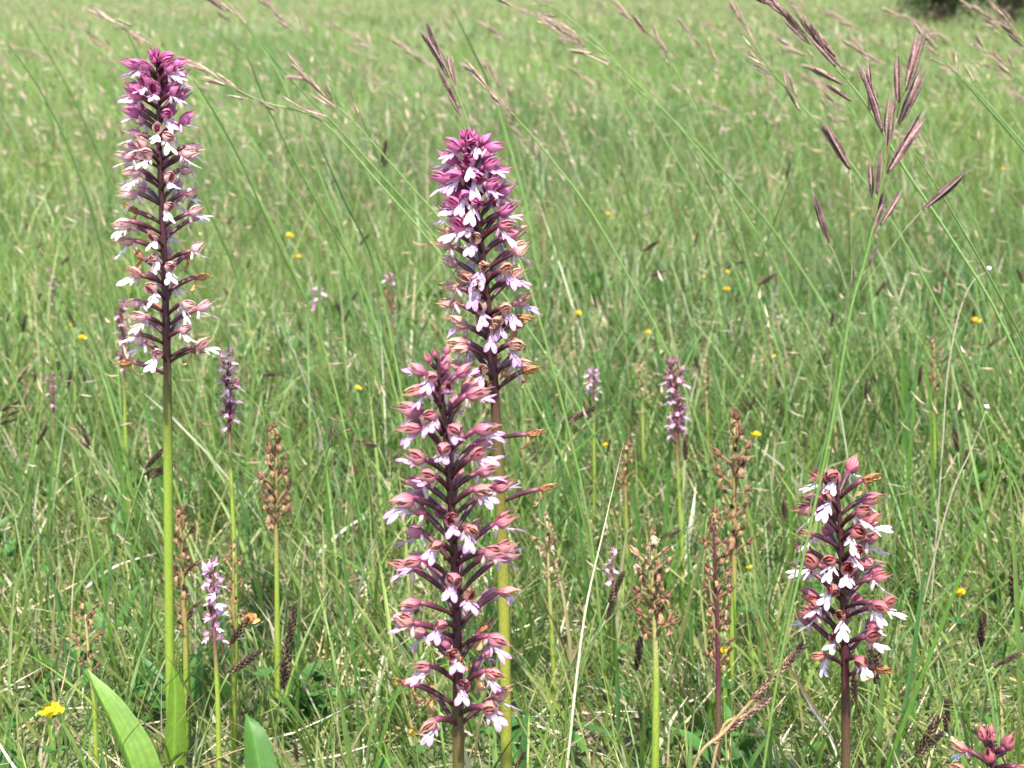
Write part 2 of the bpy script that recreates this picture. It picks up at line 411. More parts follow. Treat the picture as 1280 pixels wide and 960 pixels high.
def kit(pal, n=5):
    k = {'pal': pal}
    k['hood'] = [hood_mesh(pal) for _ in range(n)]; k['lip'] = [lip_mesh(pal) for _ in range(n)]
    f = dict(pal); f['base'] = mix(pal['base'], (.42, .2, .16), .5); f['mid'] = mix(pal['mid'], (.5, .31, .21), .65); f['tip'] = (.5, .30, .14); f['inner'] = mix(pal['inner'], (.3, .08, .04), .5)
    k['fhood'] = [hood_mesh(f, .3) for _ in range(n)]; k['flip'] = [lip_mesh(pal, .25) for _ in range(n)]
    k['spur'] = [spur_mesh(pal) for _ in range(2)]; k['bud'] = [bud_mesh(pal) for _ in range(3)]
    wp = dict(base=(.22, .09, .05), mid=(.36, .19, .08), tip=(.44, .24, .08), vein=(.2, .08, .04), inner=(.2, .06, .03), lip=(.45, .25, .12), liptip=(.2, .09, .05), spur=(.4, .25, .15))
    k['whood'] = [hood_mesh(wp, 1) for _ in range(4)]; k['wlip'] = [lip_mesh(wp, 1) for _ in range(4)]
    return k

PURPLE = dict(dn=(.4, 1.0), base=(0.334, 0.040, 0.150), mid=(0.493, 0.211, 0.352), tip=(0.440, 0.150, 0.220), vein=(.32, .04, .15), inner=(.32, .05, .12), lip=(0.554, 0.449, 0.510), liptip=(0.502, 0.255, 0.431), spur=(0.528, 0.352, 0.440), stalk=(.048, .010, .015))
PINK = dict(dn=(.3, .9), base=(0.387, 0.114, 0.176), mid=(0.581, 0.414, 0.387), tip=(0.493, 0.334, 0.229), vein=(.48, .23, .25), inner=(.34, .09, .09), lip=(0.607, 0.546, 0.546), liptip=(0.554, 0.431, 0.493), spur=(0.546, 0.440, 0.440), stalk=(.048, .010, .015))
CREAM = dict(dn=(.5, 1.2), base=(0.334, 0.106, 0.150), mid=(0.546, 0.396, 0.326), tip=(0.458, 0.317, 0.194), vein=(.42, .20, .19), inner=(.29, .08, .06), lip=(0.440, 0.317, 0.396), liptip=(0.352, 0.194, 0.317), spur=(0.440, 0.334, 0.352), stalk=(.045, .010, .014))
ROSE = dict(base=(0.326, 0.062, 0.141), mid=(0.458, 0.246, 0.264), tip=(0.370, 0.211, 0.123), vein=(.27, .07, .10), inner=(.28, .04, .05), lip=(0.572, 0.475, 0.528), liptip=(0.414, 0.176, 0.370), spur=(0.546, 0.440, 0.405), stalk=(.042, .010, .014), dn=(.15, .7), tipk=1.8)
RED = dict(base=(0.299, 0.070, 0.132), mid=(0.405, 0.194, 0.194), tip=(0.352, 0.176, 0.088), vein=(.24, .045, .05), inner=(.23, .022, .02), lip=(0.598, 0.519, 0.546), liptip=(0.537, 0.414, 0.502), spur=(0.510, 0.370, 0.405), stalk=(.036, .008, .012), dn=(.65, 1.15))
LILAC = dict(base=(.46, .20, .31), mid=(.62, .46, .51), tip=(.48, .24, .33), vein=(.38, .15, .27), inner=(.36, .1, .22), lip=(.68, .55, .61), liptip=(.50, .25, .38), spur=(.6, .45, .5), stalk=(.13, .05, .055))
DUSK = dict(base=(.26, .09, .16), mid=(.38, .20, .24), tip=(.30, .15, .14), vein=(.22, .07, .11), inner=(.22, .05, .08), lip=(.44, .31, .35), liptip=(.34, .17, .25), spur=(.45, .3, .35), stalk=(.11, .04, .04))
BROWN = dict(base=(.15, .08, .065), mid=(.235, .135, .09), tip=(.28, .145, .075), vein=(.14, .055, .03), inner=(.15, .05, .03), lip=(.36, .21, .11), liptip=(.17, .08, .05), spur=(.4, .25, .15), stalk=(.15, .095, .045))
TAN = dict(base=(.26, .17, .10), mid=(.36, .25, .15), tip=(.34, .20, .09), vein=(.22, .12, .07), inner=(.2, .08, .05), lip=(.40, .29, .2), liptip=(.28, .16, .1), spur=(.4, .3, .2), stalk=(.18, .15, .07))
KITS = {n: kit(p) for n, p in (('purple', PURPLE), ('pink', PINK), ('cream', CREAM), ('rose', ROSE), ('red', RED))}
SMALL = {n: [small_flower_mesh(p, wv) for _ in range(4)] for n, p, wv in (('lilac', LILAC, 0), ('dusk', DUSK, .3), ('brown', BROWN, 1), ('tan', TAN, 1))}

def frame(out, origin, pitch, roll, scale):
    x = Vector(out).normalized(); x = (x + Vector((0, 0, math.tan(pitch)))).normalized()
    y = Vector((0, 0, 1)).cross(x).normalized(); z = x.cross(y)
    m = Matrix((x, y, z)).transposed() @ Matrix.Rotation(roll, 3, 'X')
    m = m.to_4x4() @ Matrix.Diagonal((scale, scale, scale, 1)); m.translation = origin
    return m

def stem_path(pts, d, bend_to=None):
    P = [at(u, v, d) for u, v in pts]
    a_, b_ = P[-2], P[-1]
    g = gz(b_.x, d) - .01
    if b_.z > g + .01:
        dirx = (b_.x - a_.x) / max(1e-4, a_.z - b_.z); P.append(Vector((b_.x + dirx * .4 * (b_.z - g), d, g)))
    return spline(P, 7)

def on_path(path, z):
    for i in range(len(path) - 1):
        if path[i].z >= z >= path[i + 1].z:
            t = (path[i].z - z) / max(1e-6, path[i].z - path[i + 1].z); return path[i].lerp(path[i + 1], t)
    return path[0] if z > path[0].z else path[-1]

def stem_mesh(path, base, rtop, rbot, vdark, d, ctop, cbot):
    """vdark: photo rows over which the stem turns from purple to green"""
    z0, z1 = at(640, vdark[0], d).z, at(640, vdark[1], d).z
    mb = MB(); n = len(path); rad = []; cols = []
    ztop, zb = path[0].z, path[-1].z
    for i, p in enumerate(path):
        t = (ztop - p.z) / (ztop - zb); rad.append(rbot * .36 + (rbot * .64) * min(1, t * (1.9 if rtop > .0018 else 1.5)) ** .8); rad[-1] *= rnd.uniform(.95, 1.05)
        cols.append(jit(mix(ctop, cbot, (z0 - p.z) / max(1e-5, z0 - z1)), .05))
    mb.tube([p - base for p in path], rad, cols, 10)
    return mb.mesh('stem', M_STEM)

def add_flower(t, base, sp, az, pl, el, kind, k, scale, stemr, fpitch, i=0):
    """flower on its stalk, leaving the stem at sp towards az (0 = the viewer, + = right)"""
    out = Vector((math.sin(az), -math.cos(az), 0))
    p0 = sp + out * stemr * .6
    p2 = p0 + out * pl * math.cos(el) + Vector((0, 0, pl * math.sin(el)))
    c = p0 + (out * math.cos(el + .18) + Vector((0, 0, math.sin(el + .18)))) * pl * .5
    m = frame(out, p2, fpitch, rnd.uniform(-.5, .5), scale)
    inv = m.inverted()
    pre = {'bud': ('bud', None), 'fresh': ('hood', 'lip'), 'fading': ('fhood', 'flip'), 'withered': ('whood', 'wlip')}[kind]
    ml = Matrix.Translation(-base) @ m
    fo = place('bud' if kind == 'bud' else 'flower', rnd.choice(k[pre[0]]), t, mat=ml)
    if pre[1]:
        place('lip', rnd.choice(k[pre[1]]), fo)
        if kind != 'withered': place('spur', rnd.choice(k['spur']), fo)
    mb = MB(); sc = scale; st = k['pal']['stalk']; tipc = mix(st, k['pal']['base'], .35)
    pts = [inv @ p for p in bez(p0, c, p2, 6)]
    mb.tube(pts, [.0010, .0011, .0014, .0016, .0015, .0014], [st, st, st, st, mix(st, tipc, .5), tipc], 7)
    # small bract at its foot
    q0 = inv @ (p0 - out * stemr * .3); q1 = inv @ (p0 + out * .0015 + Vector((0, 0, .004)))
    mb.ribbon([q0, (q0 + q1) / 2, q1], [.0022, .0018, .0003], (0, 1, 0), mix(st, (.3, .12, .16), .6), cup=.3)
    place('flower_stalk', mb.mesh('flower_stalk', M_STEM), fo)

def hero(label, pts, d, spike, n, kitname, kinds, rt, rb, pl, scale, el, vdark, seed, ctop=(.044, .010, .014), cbot=(.15, .20, .018), eexp=1.0, gap=1.0, extra=(), az0=0.0, taper=True):
    global rnd
    rnd = random.Random(seed)
    path = stem_path(pts, d); base = path[-1].copy()
    t = thing('orchid', base, label, 'orchid', None)
    place('stem', stem_mesh(path, base, rt, rb, vdark, d, ctop, cbot), t)
    for i in range(n):
        f = (i + .5) / n
        v = spike[0] + (spike[1] - spike[0]) * f ** eexp + rnd.uniform(-6, 6)
        sp = on_path(path, at(640, v, d).z)
        az = az0 + i * math.radians(137.5) + rnd.uniform(-.5, .5)
        kd = kinds(f, rnd)
        kn = kitname(f) if callable(kitname) else kitname
        p_ = pl[0] + (pl[1] - pl[0]) * min(1, f * 1.6); p_ *= rnd.uniform(.75, 1.2)
        e_ = el[0] + (el[1] - el[0]) * min(1, f * 2.2) + rnd.uniform(-.12, .12)
        tp = min(1, .60 + f * 2.6) if taper else 1.0
        s_ = scale * (rnd.uniform(.92, 1.08) * tp if kd != 'bud' else (.62 + 1.6 * f if taper else .9))
        p_ *= tp * (.5 if kd == 'bud' else 1)
        add_flower(t, base, sp, az, p_, e_, kd, KITS[kn], s_, rt * 1.1, (1.0 if kd == 'bud' else rnd.uniform(-.3, .4) + .25 * max(0, .3 - f)))
    for (v, azd, plx, elx, kd, sc) in extra:
        add_flower(t, base, on_path(path, at(640, v, d).z), math.radians(azd), plx, elx, kd, KITS[kitname(1) if callable(kitname) else kitname], sc, rt, .1)
    return t, path, base

def kinds1(f, r):
    if f < .10: return 'bud'
    if f < .62: return 'fresh'
    q = r.random(); return 'fresh' if q < .4 else 'fading' if q < .75 else 'withered'
def kinds2(f, r):
    if f < .10: return 'bud'
    if f < .42: return 'fresh'
    q = r.random()
    if f < .8: return 'fresh' if q < .25 else 'fading'
    return 'fading' if q < .55 else 'withered'
def kinds3(f, r):
    if f < .05: return 'bud'
    q = r.random()
    if f < .75: return 'fresh' if q < .88 else 'fading'
    return 'fresh' if q < .45 else 'fading' if q < .8 else 'withered'
def kinds4(f, r):
    q = r.random()
    return 'fresh' if q < .82 else 'fading' if q < .95 else 'withered'

H1, path1, base1 = hero('tallest orchid with a bright purple tip and bare green stem beside a broad pointed leaf', [(197, 72), (199, 180), (205, 320), (209, 470), (211, 700), (214, 955)], .86, (72, 468), 92,
     lambda f: 'purple' if f < .36 else 'pink', kinds1, .0021, .0031, (.006, .0185), .98, (1.0, .5), (440, 600), 3, eexp=1.42, cbot=(.15, .205, .024))
H2, path2, base2 = hero('tall purple orchid behind the densest pink orchid, lowest flowers shrivelled, tan and brown', [(587, 168), (594, 250), (606, 350), (618, 490), (628, 690), (633, 958)], .80, (172, 497), 82,
     lambda f: 'purple' if f < .5 else 'cream', kinds2, .0022, .0036, (.007, .0185), 1.04, (1.0, .6), (480, 760), 5, eexp=1.2, cbot=(.17, .17, .025),
     extra=((548, 70, .018, .25, 'withered', 1.0), (628, 75, .025, .45, 'withered', 1.0)))
H3, path3, base3 = hero('rose pink orchid with long-stalked flowers all down its dark stem and lilac lip tips', [(546, 440), (557, 540), (567, 680), (572, 820), (573, 950)], .645, (448, 916), 76,
     'rose', kinds3, .0022, .0029, (.010, .0235), 1.0, (.9, .66), (850, 1010), 12, cbot=(.10, .09, .022), eexp=1.0)
H4, path4, base4 = hero('short dark-stemmed orchid with red brown hoods and white lips under the purple brome panicle', [(1046, 598), (1052, 690), (1056, 820), (1057, 955)], .735, (606, 842), 46,
     'red', kinds4, .0019, .0027, (.014, .0215), 1.0, (.8, .62), (840, 960), 21, taper=False, cbot=(.072, .046, .022), eexp=.95)
hero('stubby orchid top with brownish pink buds, short curved stalks and no white lips', [(1238, 925), (1242, 960)], .66, (925, 975), 12,
     'red', lambda f, r: 'bud' if f < .6 else 'fading', .0017, .0022, (.007, .014), .9, (.8, .5), (950, 1050), 31, cbot=(.12, .07, .03))

# ------------------------------------------------------------------ smaller and withered orchids
GRN = (.17, .22, .03)
def small_orchid(name, label, group, pts, d, spike, n, kind, width_px, seed, rt=.0012, rb=.0019, ctop=None, cbot=GRN, up=.5, kind2=None, k2from=1.1, cat='orchid', density=1.0):
    global rnd
    rnd = random.Random(seed)
    path = stem_path(pts, d); base = path[-1].copy()
    t = thing(name, base, label, cat, group)
    ct = ctop or {'lilac': (.13, .05, .06), 'dusk': (.12, .04, .045), 'brown': (.20, .15, .05), 'tan': (.24, .22, .08)}[kind]
    place('stem', stem_mesh(path, base, rt, rb, (spike[1] - 10, spike[1] + 40), d, ct, cbot), t)
    half = width_px / 2 / F * d * (1.18 if kind == 'lilac' else 1.0)
    if kind in ('brown', 'tan'): n = int(n * .9)
    if kind == 'lilac': n = int(n * .8)
    for i in range(n):
        f = (i + .5) / n; v = spike[0] + (spike[1] - spike[0]) * f
        sp = on_path(path, at(640, v, d).z); az = i * 2.4 + rnd.uniform(-.4, .4)
        kn = kind2 if (kind2 and f > k2from) else kind
        s = half / (.0235 if kn in ('brown', 'tan') else .024) * rnd.uniform(.75, 1.2) * (.72 + .28 * min(1, f * 4))
        out = Vector((math.sin(az), -math.cos(az), 0))
        reach = .0105 * s
        tiltv = rnd.uniform(.1, .5) + (.9 if f < .12 else up * .5)
        m = frame(out, sp + out * reach + Vector((0, 0, .011 * s)), tiltv, rnd.uniform(-.4, .4), s)
        # keep the foot of the stalk on the stem
        foot = m @ Vector((-.0105 * (1.75 if kn in ('brown', 'tan') else 1), 0, -.0115)); m.translation += sp - foot
        place('flower', rnd.choice(SMALL[kn]), t, mat=Matrix.Translation(-base) @ m)
    return t, path

small_orchid('small_orchid', 'small lilac orchid on a slender green stem right of the tallest orchid', None, [(285, 452), (286, 520), (290, 620), (294, 720), (293, 900)], .92, (452, 545), 34, 'lilac', 42, 41, kind2='dusk', k2from=.25)
small_orchid('small_orchid', 'short pale lilac orchid with plump flowers near an orange yellow vetch', None, [(265, 715), (268, 790), (272, 870), (274, 955)], .84, (715, 812), 26, 'lilac', 52, 42)
small_orchid('small_orchid', 'dusky purple orchid with a dense narrow head before the open meadow', None, [(842, 458), (845, 540), (850, 640), (853, 700)], 1.18, (458, 560), 34, 'dusk', 46, 43, kind2='dusk')
small_orchid('small_orchid', 'tiny lilac orchid on a yellow green stem beside the dusky purple orchid', None, [(742, 468), (742, 520), (743, 600)], 1.35, (468, 505), 12, 'lilac', 30, 44)
small_orchid('small_orchid', 'brownish pink orchid directly behind the stem of the tallest orchid', None, [(152, 382), (154, 430), (156, 500), (157, 540)], 1.3, (382, 470), 22, 'dusk', 36, 45)
small_orchid('small_orchid', 'far small pink orchid spike in the open grass', 'far small orchids', [(66, 338), (66, 400), (66, 430)], 1.9, (338, 385), 14, 'dusk', 22, 46)
small_orchid('small_orchid', 'far pale lilac orchid head among dark sedge spikes', 'far small orchids', [(397, 362), (398, 400), (398, 440)], 1.8, (362, 402), 16, 'lilac', 28, 47)
small_orchid('small_orchid', 'far brownish orchid with a pink top left of the tall pair', None, [(489, 345), (489, 380), (490, 430)], 1.7, (345, 400), 16, 'lilac', 24, 48, kind2='brown', k2from=.4)
small_orchid('small_orchid', 'thin drab orchid with few greyish pink flowers', None, [(66, 472), (67, 520), (70, 580)], 1.4, (472, 520), 10, 'dusk', 28, 49)
small_orchid('small_orchid', 'small lilac flower cluster beside a leaning dark sedge', None, [(765, 695), (766, 740), (767, 800)], 1.0, (695, 745), 9, 'lilac', 34, 50)
W_ = 'withered orchids'
small_orchid('withered_orchid', 'withered orange brown orchid on a bright green stem', W_, [(346, 552), (345, 620), (346, 720), (347, 850), (346, 900)], .95, (552, 680), 24, 'brown', 62, 51, rb=.0022)
small_orchid('withered_orchid', 'large withered orchid with curled stalks and a pinkish top behind a dark wiry one', W_, [(918, 532), (918, 620), (917, 740), (912, 880)], .98, (532, 715), 24, 'brown', 74, 52, rb=.0024, kind2='brown')
small_orchid('withered_orchid', 'dark wiry orchid with purple stem and shrunken brown flowers', W_, [(892, 655), (894, 720), (897, 800), (898, 900), (897, 955)], .86, (655, 850), 34, 'brown', 62, 53, rt=.0014, rb=.002, ctop=(.07, .018, .03), cbot=(.09, .05, .03), kind2='brown')
small_orchid('withered_orchid', 'thick withered tan orchid with one lilac flower left on top', W_, [(815, 695), (817, 760), (820, 840), (819, 955)], .82, (695, 815), 32, 'tan', 74, 54, rb=.0027, kind2='brown', k2from=.3)
small_orchid('withered_orchid', 'slim withered tan orchid right of the front pink orchid', W_, [(684, 652), (686, 720), (690, 800), (694, 880)], 1.0, (652, 745), 20, 'tan', 44, 55)
small_orchid('withered_orchid', 'withered orchid close behind the bare stem of the tallest orchid', W_, [(226, 648), (228, 720), (232, 800), (236, 945)], .91, (648, 800), 26, 'brown', 58, 56, rb=.0024)
small_orchid('withered_orchid', 'short withered orchid standing behind the broad pointed leaf', W_, [(107, 768), (112, 830), (118, 880), (121, 955)], .85, (768, 850), 14, 'tan', 50, 57, kind2='brown', k2from=0)
small_orchid('withered_orchid', 'withered brown orchid beside the pale lilac orchid', W_, [(292, 690), (292, 760), (292, 955)], .88, (690, 800), 16, 'brown', 40, 58)
small_orchid('withered_orchid', 'drab withered orchid standing alone in the open meadow', W_, [(1167, 430), (1168, 490), (1168, 560)], 1.35, (430, 495), 16, 'brown', 28, 59)
small_orchid('withered_orchid', 'faded brown orchid behind the dusky purple orchid', W_, [(802, 462), (803, 500), (804, 580)], 1.45, (462, 510), 14, 'tan', 34, 60)
small_orchid('withered_orchid', 'faint tall withered orchid between dusky and curled orchids', W_, [(880, 455), (884, 520), (888, 600)], 1.5, (455, 520), 15, 'tan', 26, 61)
small_orchid('withered_orchid', 'low brownish pink withered orchid left of the dusky orchid', W_, [(782, 568), (782, 610), (783, 680)], 1.2, (568, 625), 13, 'brown', 40, 62)
small_orchid('withered_orchid', 'far reddish withered spike just right of the tall purple orchid', W_, [(680, 250), (680, 290), (680, 330)], 2.3, (250, 320), 16, 'brown', 22, 63)

# ------------------------------------------------------------------ broad leaves
def leaf_mesh(pts, wid, side, col, fold=.25, name='leaf', mat=None, across=17, serr=0.0):
    mb = MB(); pts = [Vector(p) for p in pts]; rows = []; cols = []; side = Vector(side)
    for i, p in enumerate(pts):
        t = (pts[min(i + 1, len(pts) - 1)] - pts[max(i - 1, 0)]).normalized()
        sd = (side - t * side.dot(t)).normalized(); n = t.cross(sd); row = []; cr = []
        for k in range(across):
            q = 2 * k / (across - 1) - 1; wv = wid[i] * (1 + (serr if i % 2 else -serr) * (abs(q) > .9))
            row.append(p + sd * (q * wv / 2) + n * (fold * wid[i] * (abs(q) ** 1.4)))
            c = mix(col, tuple(min(1, x * 1.35) for x in col), 1 - min(1, abs(q) * 5))
            if k % 2: c = tuple(x * .84 for x in c)
            cr.append(jit(c, .04))
        rows.append(row); cols.append(cr)
    mb.grid(rows, cols); return mb.mesh(name, mat or M_LEAF)

# sheath leaf hugging the foot of the tallest orchid
P_ = [at(u, v, .852) for u, v in ((217, 958), (218, 925), (219, 895), (219, 865), (217, 845), (217, 833))]
place('leaf', leaf_mesh([p - base1 for p in spline(P_, 3)], [w_ * .86 / F for w_ in np.interp(np.linspace(0, 1, 16), [0, .25, .6, .85, 1], [31, 30, 21, 9, 1])], (1, 0, 0), (.125, .215, .026), .28), H1)
# large free leaf
P_ = [at(178, 1010, .80), at(166, 960, .80), at(148, 915, .805), at(130, 880, .81), at(117, 855, .815), at(109, 836, .82)]
lt = thing('broad_leaf', (P_[0].x, P_[0].y, P_[0].z), 'broad pale green pointed orchid leaf, folded lengthwise, beside the tallest orchid', 'leaf')
place('blade', leaf_mesh([p - P_[0] for p in spline(P_, 4)], [w_ * .81 / F for w_ in np.interp(np.linspace(0, 1, 21), [0, .3, .6, .85, 1], [66, 58, 36, 13, 1])], (.93, -.35, .1), (.125, .215, .034), .34), lt)
# dull toothed leaf
P_ = [at(330, 1010, .78), at(326, 975, .78), at(322, 945, .785), at(317, 920, .79), at(312, 903, .795), at(308, 893, .80)]
lt = thing('toothed_leaf', P_[0], 'dark dull green toothed leaf low in the grass', 'leaf')
place('blade', leaf_mesh([p - P_[0] for p in spline(P_, 4)], [w_ * .79 / F for w_ in np.interp(np.linspace(0, 1, 21), [0, .3, .6, .85, 1], [46, 48, 34, 13, 1])], (.95, -.2, -.1), (.05, .12, .018), .16, serr=.06), lt)
# leaf sheaths of two withered orchids
for (u0, v0, u1, v1, d, wpx, lab) in ((898, 955, 905, 820, .955, 30, 'yellow green sheath leaf at the foot of the curled withered orchid'),
                                 (878, 950, 893, 868, .93, 26, 'short broad yellow green leaf beside the dark wiry orchid'),
                                 (340, 945, 341, 872, .93, 20, 'pale pointed sheath leaf at the foot of the orange brown withered orchid')):
    a_, b_ = at(u0, v0, d), at(u1, v1, d); g = a_.copy(); g.z = gz(a_.x, d)
    lt = thing('sheath_leaf', g, lab, 'leaf')
    pp = spline([g, a_ * .4 + g * .6, a_.lerp(b_, .5), b_], 4)
    place('blade', leaf_mesh([p - g for p in pp], [w_ * d / F for w_ in np.interp(np.linspace(0, 1, len(pp)), [0, .5, .85, 1], [wpx * .8, wpx, wpx * .45, 1])], (1, -.2, 0), (.16, .25, .035), .3), lt)

# ------------------------------------------------------------------ landmark phrases for labels
MARKS = [(205, 250, 'the flower spike of the tallest orchid'), (211, 620, 'the bare stem of the tallest orchid'), (150, 890, 'the broad pointed leaf'), (590, 260, 'the spike of the tall purple orchid'), (545, 480, 'the top of the rose pink orchid'),
         (565, 650, 'the middle of the rose pink orchid'), (570, 850, 'the lowest flowers of the rose pink orchid'), (1055, 640, 'the top of the red brown orchid'), (1055, 780, 'the lower flowers of the red brown orchid'), (1057, 910, 'the bare foot of the red brown orchid'),
         (285, 490, 'the slender lilac orchid'), (266, 760, 'the short pale lilac orchid'), (843, 500, 'the dusky purple orchid'), (742, 485, 'the tiny lilac orchid'), (152, 425, 'the brownish pink orchid'), (66, 360, 'the far small pink orchid'), (397, 380, 'the far pale lilac orchid'),
         (489, 370, 'the pink-topped far orchid'), (66, 495, 'the thin drab orchid'), (345, 610, 'the orange brown withered orchid'), (918, 600, 'the large curled withered orchid'), (895, 750, 'the dark wiry orchid'), (818, 760, 'the thick withered tan orchid'),
         (686, 700, 'the slim withered tan orchid'), (1100, 180, 'the large purple brome spikelets'), (1167, 460, 'the lone drab withered orchid'), (1225, 350, 'the hooked dry stalk'), (1215, 560, 'the straight dry stalk'), (1240, 930, 'the stubby orchid top'),
         (65, 895, 'the low bright yellow trefoil'), (1200, 743, 'the pair of yellow florets'), (318, 930, 'the dark toothed leaf'), (940, 870, 'the leaning scaly seed stalk'), (782, 600, 'the low withered pink orchid'), (680, 285, 'the far reddish spike'), (1210, 10, 'the far dark bushes')]
def near(u, v, lim=95):
    k = min(MARKS, key=lambda m: math.hypot(m[0] - u, m[1] - v)); return k[2] if math.hypot(k[0] - u, k[1] - v) < lim else None

# ------------------------------------------------------------------ brome grasses
def spikelet_mesh(L=.027, wd=.0034, cols=((.07, .020, .028), (.13, .05, .06), (.04, .013, .018))):
    """overlapping pointed scales along a short axis, growing along +X"""
    mb = MB(); n = 9
    for i in range(n):
        t = i / (n - 1); s0 = L * (.02 + .40 * t); ln = L * (.55 + .03 * math.sin(i * 2.3)); sg = 1 if i % 2 else -1
        w_ = wd * .8 * (1 - .45 * abs(t - .45))
        c = jit(cols[i % 3], .2); edge = jit((.34, .24, .20), .2)
        fan = sg * rnd.uniform(.03, .16) * (i + 1) / n
        for side in (1, -1):
            rows, cc = [], []
            for k in range(6):
                q = k / 5; x = s0 + ln * q; ww = w_ * math.sin(PI * min(1, .14 + .84 * q)) ** .8 * .5
                off = sg * w_ * .22 * math.sin(PI * min(1, .2 + .75 * q)) + fan * ln * q
                rows.append([(x, off, side * ww * .85), (x, off + sg * ww * .5, side * ww * .6), (x, off + sg * ww * .8, side * ww * .25), (x, off + sg * ww * .9, side * ww * .02)])
                cc.append([edge, mix(c, edge, .15), c, mix(c, edge, .35)])
            mb.grid(rows, cc)
        mb.tube([(s0 + ln * .95, sg * w_ * .1, 0), (s0 + ln * 1.22, sg * w_ * .2, 0)], [.00018, .00005], edge, 3, False)
    mb.tube([(0, 0, 0), (L * .5, 0, 0), (L * .8, 0, 0)], [.0005, .0007, .0003], (.2, .1, .08), 5)
    return mb.mesh('spikelet', M_DRY)
SPK = [spikelet_mesh(.030, .0047) for _ in range(4)]
SPK_P = [spikelet_mesh(.026, .0034, ((.30, .21, .145), (.38, .30, .20), (.20, .125, .09))) for _ in range(4)]
SPK_D = [spikelet_mesh(.025, .0034, ((.13, .05, .055), (.22, .12, .10), (.28, .19, .14))) for _ in range(3)]

def dirmat(o, d, s):
    x = Vector(d).normalized(); ref = Vector((0, 0, 1)) if abs(x.z) < .9 else Vector((0, 1, 0))
    y = ref.cross(x).normalized(); z = x.cross(y)
    m = Matrix((x, y, z)).transposed() @ Matrix.Rotation(rnd.uniform(0, 6), 3, 'X')
    m = m.to_4x4() @ Matrix.Diagonal((s, s, s, 1)); m.translation = o; return m

def to_ground(P):
    """carries a stalk on down to the soil, straightening as it goes; returns its foot"""
    last, h = P[-1], P[-1].z - gz(P[-1].x, P[-1].y)
    dv = last - P[-2]; sl = max(-1.3, min(1.3, dv.x / max(.004, -dv.z)))
    if h > .05: P.append(Vector((last.x + sl * h * .36, last.y, last.z - h * .5)))
    gx = last.x + sl * h * .52; g = Vector((gx, last.y, gz(gx, last.y) - .004)); P.append(g)
    return g
rnd = random.Random(77)
def near_brome():
    d = .66
    rach = [(1121, 148), (1109, 195), (1100, 240), (1091, 285), (1079, 335), (1064, 385), (1050, 470), (1037, 545), (1008, 680), (975, 830), (950, 990)]
    P = [at(u, v, d) for u, v in rach]; P[-1].z = max(P[-1].z, gz(P[-1].x, d)); g = Vector((P[-1].x - .01, d, gz(P[-1].x, d) - .005)); P.append(g)
    t = thing('brome_plant', g, 'brome grass with large dark purple spikelets fanning out above the red brown orchid', 'brome')
    path = spline(P, 5); mb = MB(); n = len(path)
    rad = [.0003 + .0005 * min(1, i / n * 2.2) for i in range(n)]
    mb.tube([p - g for p in path], rad, [mix((.14, .10, .06), (.10, .17, .035), i / n * 4) for i in range(n)], 7)
    place('culm', mb.mesh('culm', M_STEM), t)
    # long leaf wrapped along the lower culm
    lp = [at(u, v, d - .004) for u, v in ((1066, 330), (1052, 420), (1040, 500), (1026, 575), (1006, 660), (984, 760), (962, 860))]
    pp = spline(lp, 4); place('leaf', leaf_mesh([p - g for p in pp], [w_ * d / F for w_ in np.interp(np.linspace(0, 1, len(pp)), [0, .3, .7, 1], [1, 2.5, 4, 4])], (1, .8, 0), (.11, .185, .05), .2), t)
    sp = [((1063, 212), (1026, 149), 6), ((1036, 303), (1016, 240), 8), ((1103, 166), (1080, 90), 1), ((1123, 130), (1121, 67), 0), ((1132, 114), (1154, 35), 0), ((1124, 156), (1156, 83), 1),
          ((1109, 183), (1114, 115), 2), ((1109, 217), (1157, 138), 3), ((1090, 248), (1088, 200), 3), ((1096, 243), (1101, 183), 3), ((1089, 296), (1107, 237), 4), ((1100, 282), (1128, 237), 4),
          ((1153, 262), (1212, 213), 5), ((1083, 337), (1098, 305), 5), ((1064, 360), (1066, 333), 5)]
    for (b, tp, ri) in sp:
        dd = d + rnd.uniform(-.012, .012); B = at(*b, dd); T = at(*tp, dd)
        o = place('spikelet', rnd.choice(SPK), t, mat=dirmat(B - g, T - B, (T - B).length / .030))
        A = at(*rach[min(ri, 5)], d); m2 = MB(); mid = (A + B) / 2 + Vector((0, 0, .006))
        inv = o.matrix_basis.inverted()
        m2.tube([inv @ (p - g) for p in bez(A, mid, B, 5)], .00022 / ((T - B).length / .030), (.16, .15, .06), 4)
        place('spikelet_stalk', m2.mesh('spikelet_stalk', M_STEM), o)
near_brome()

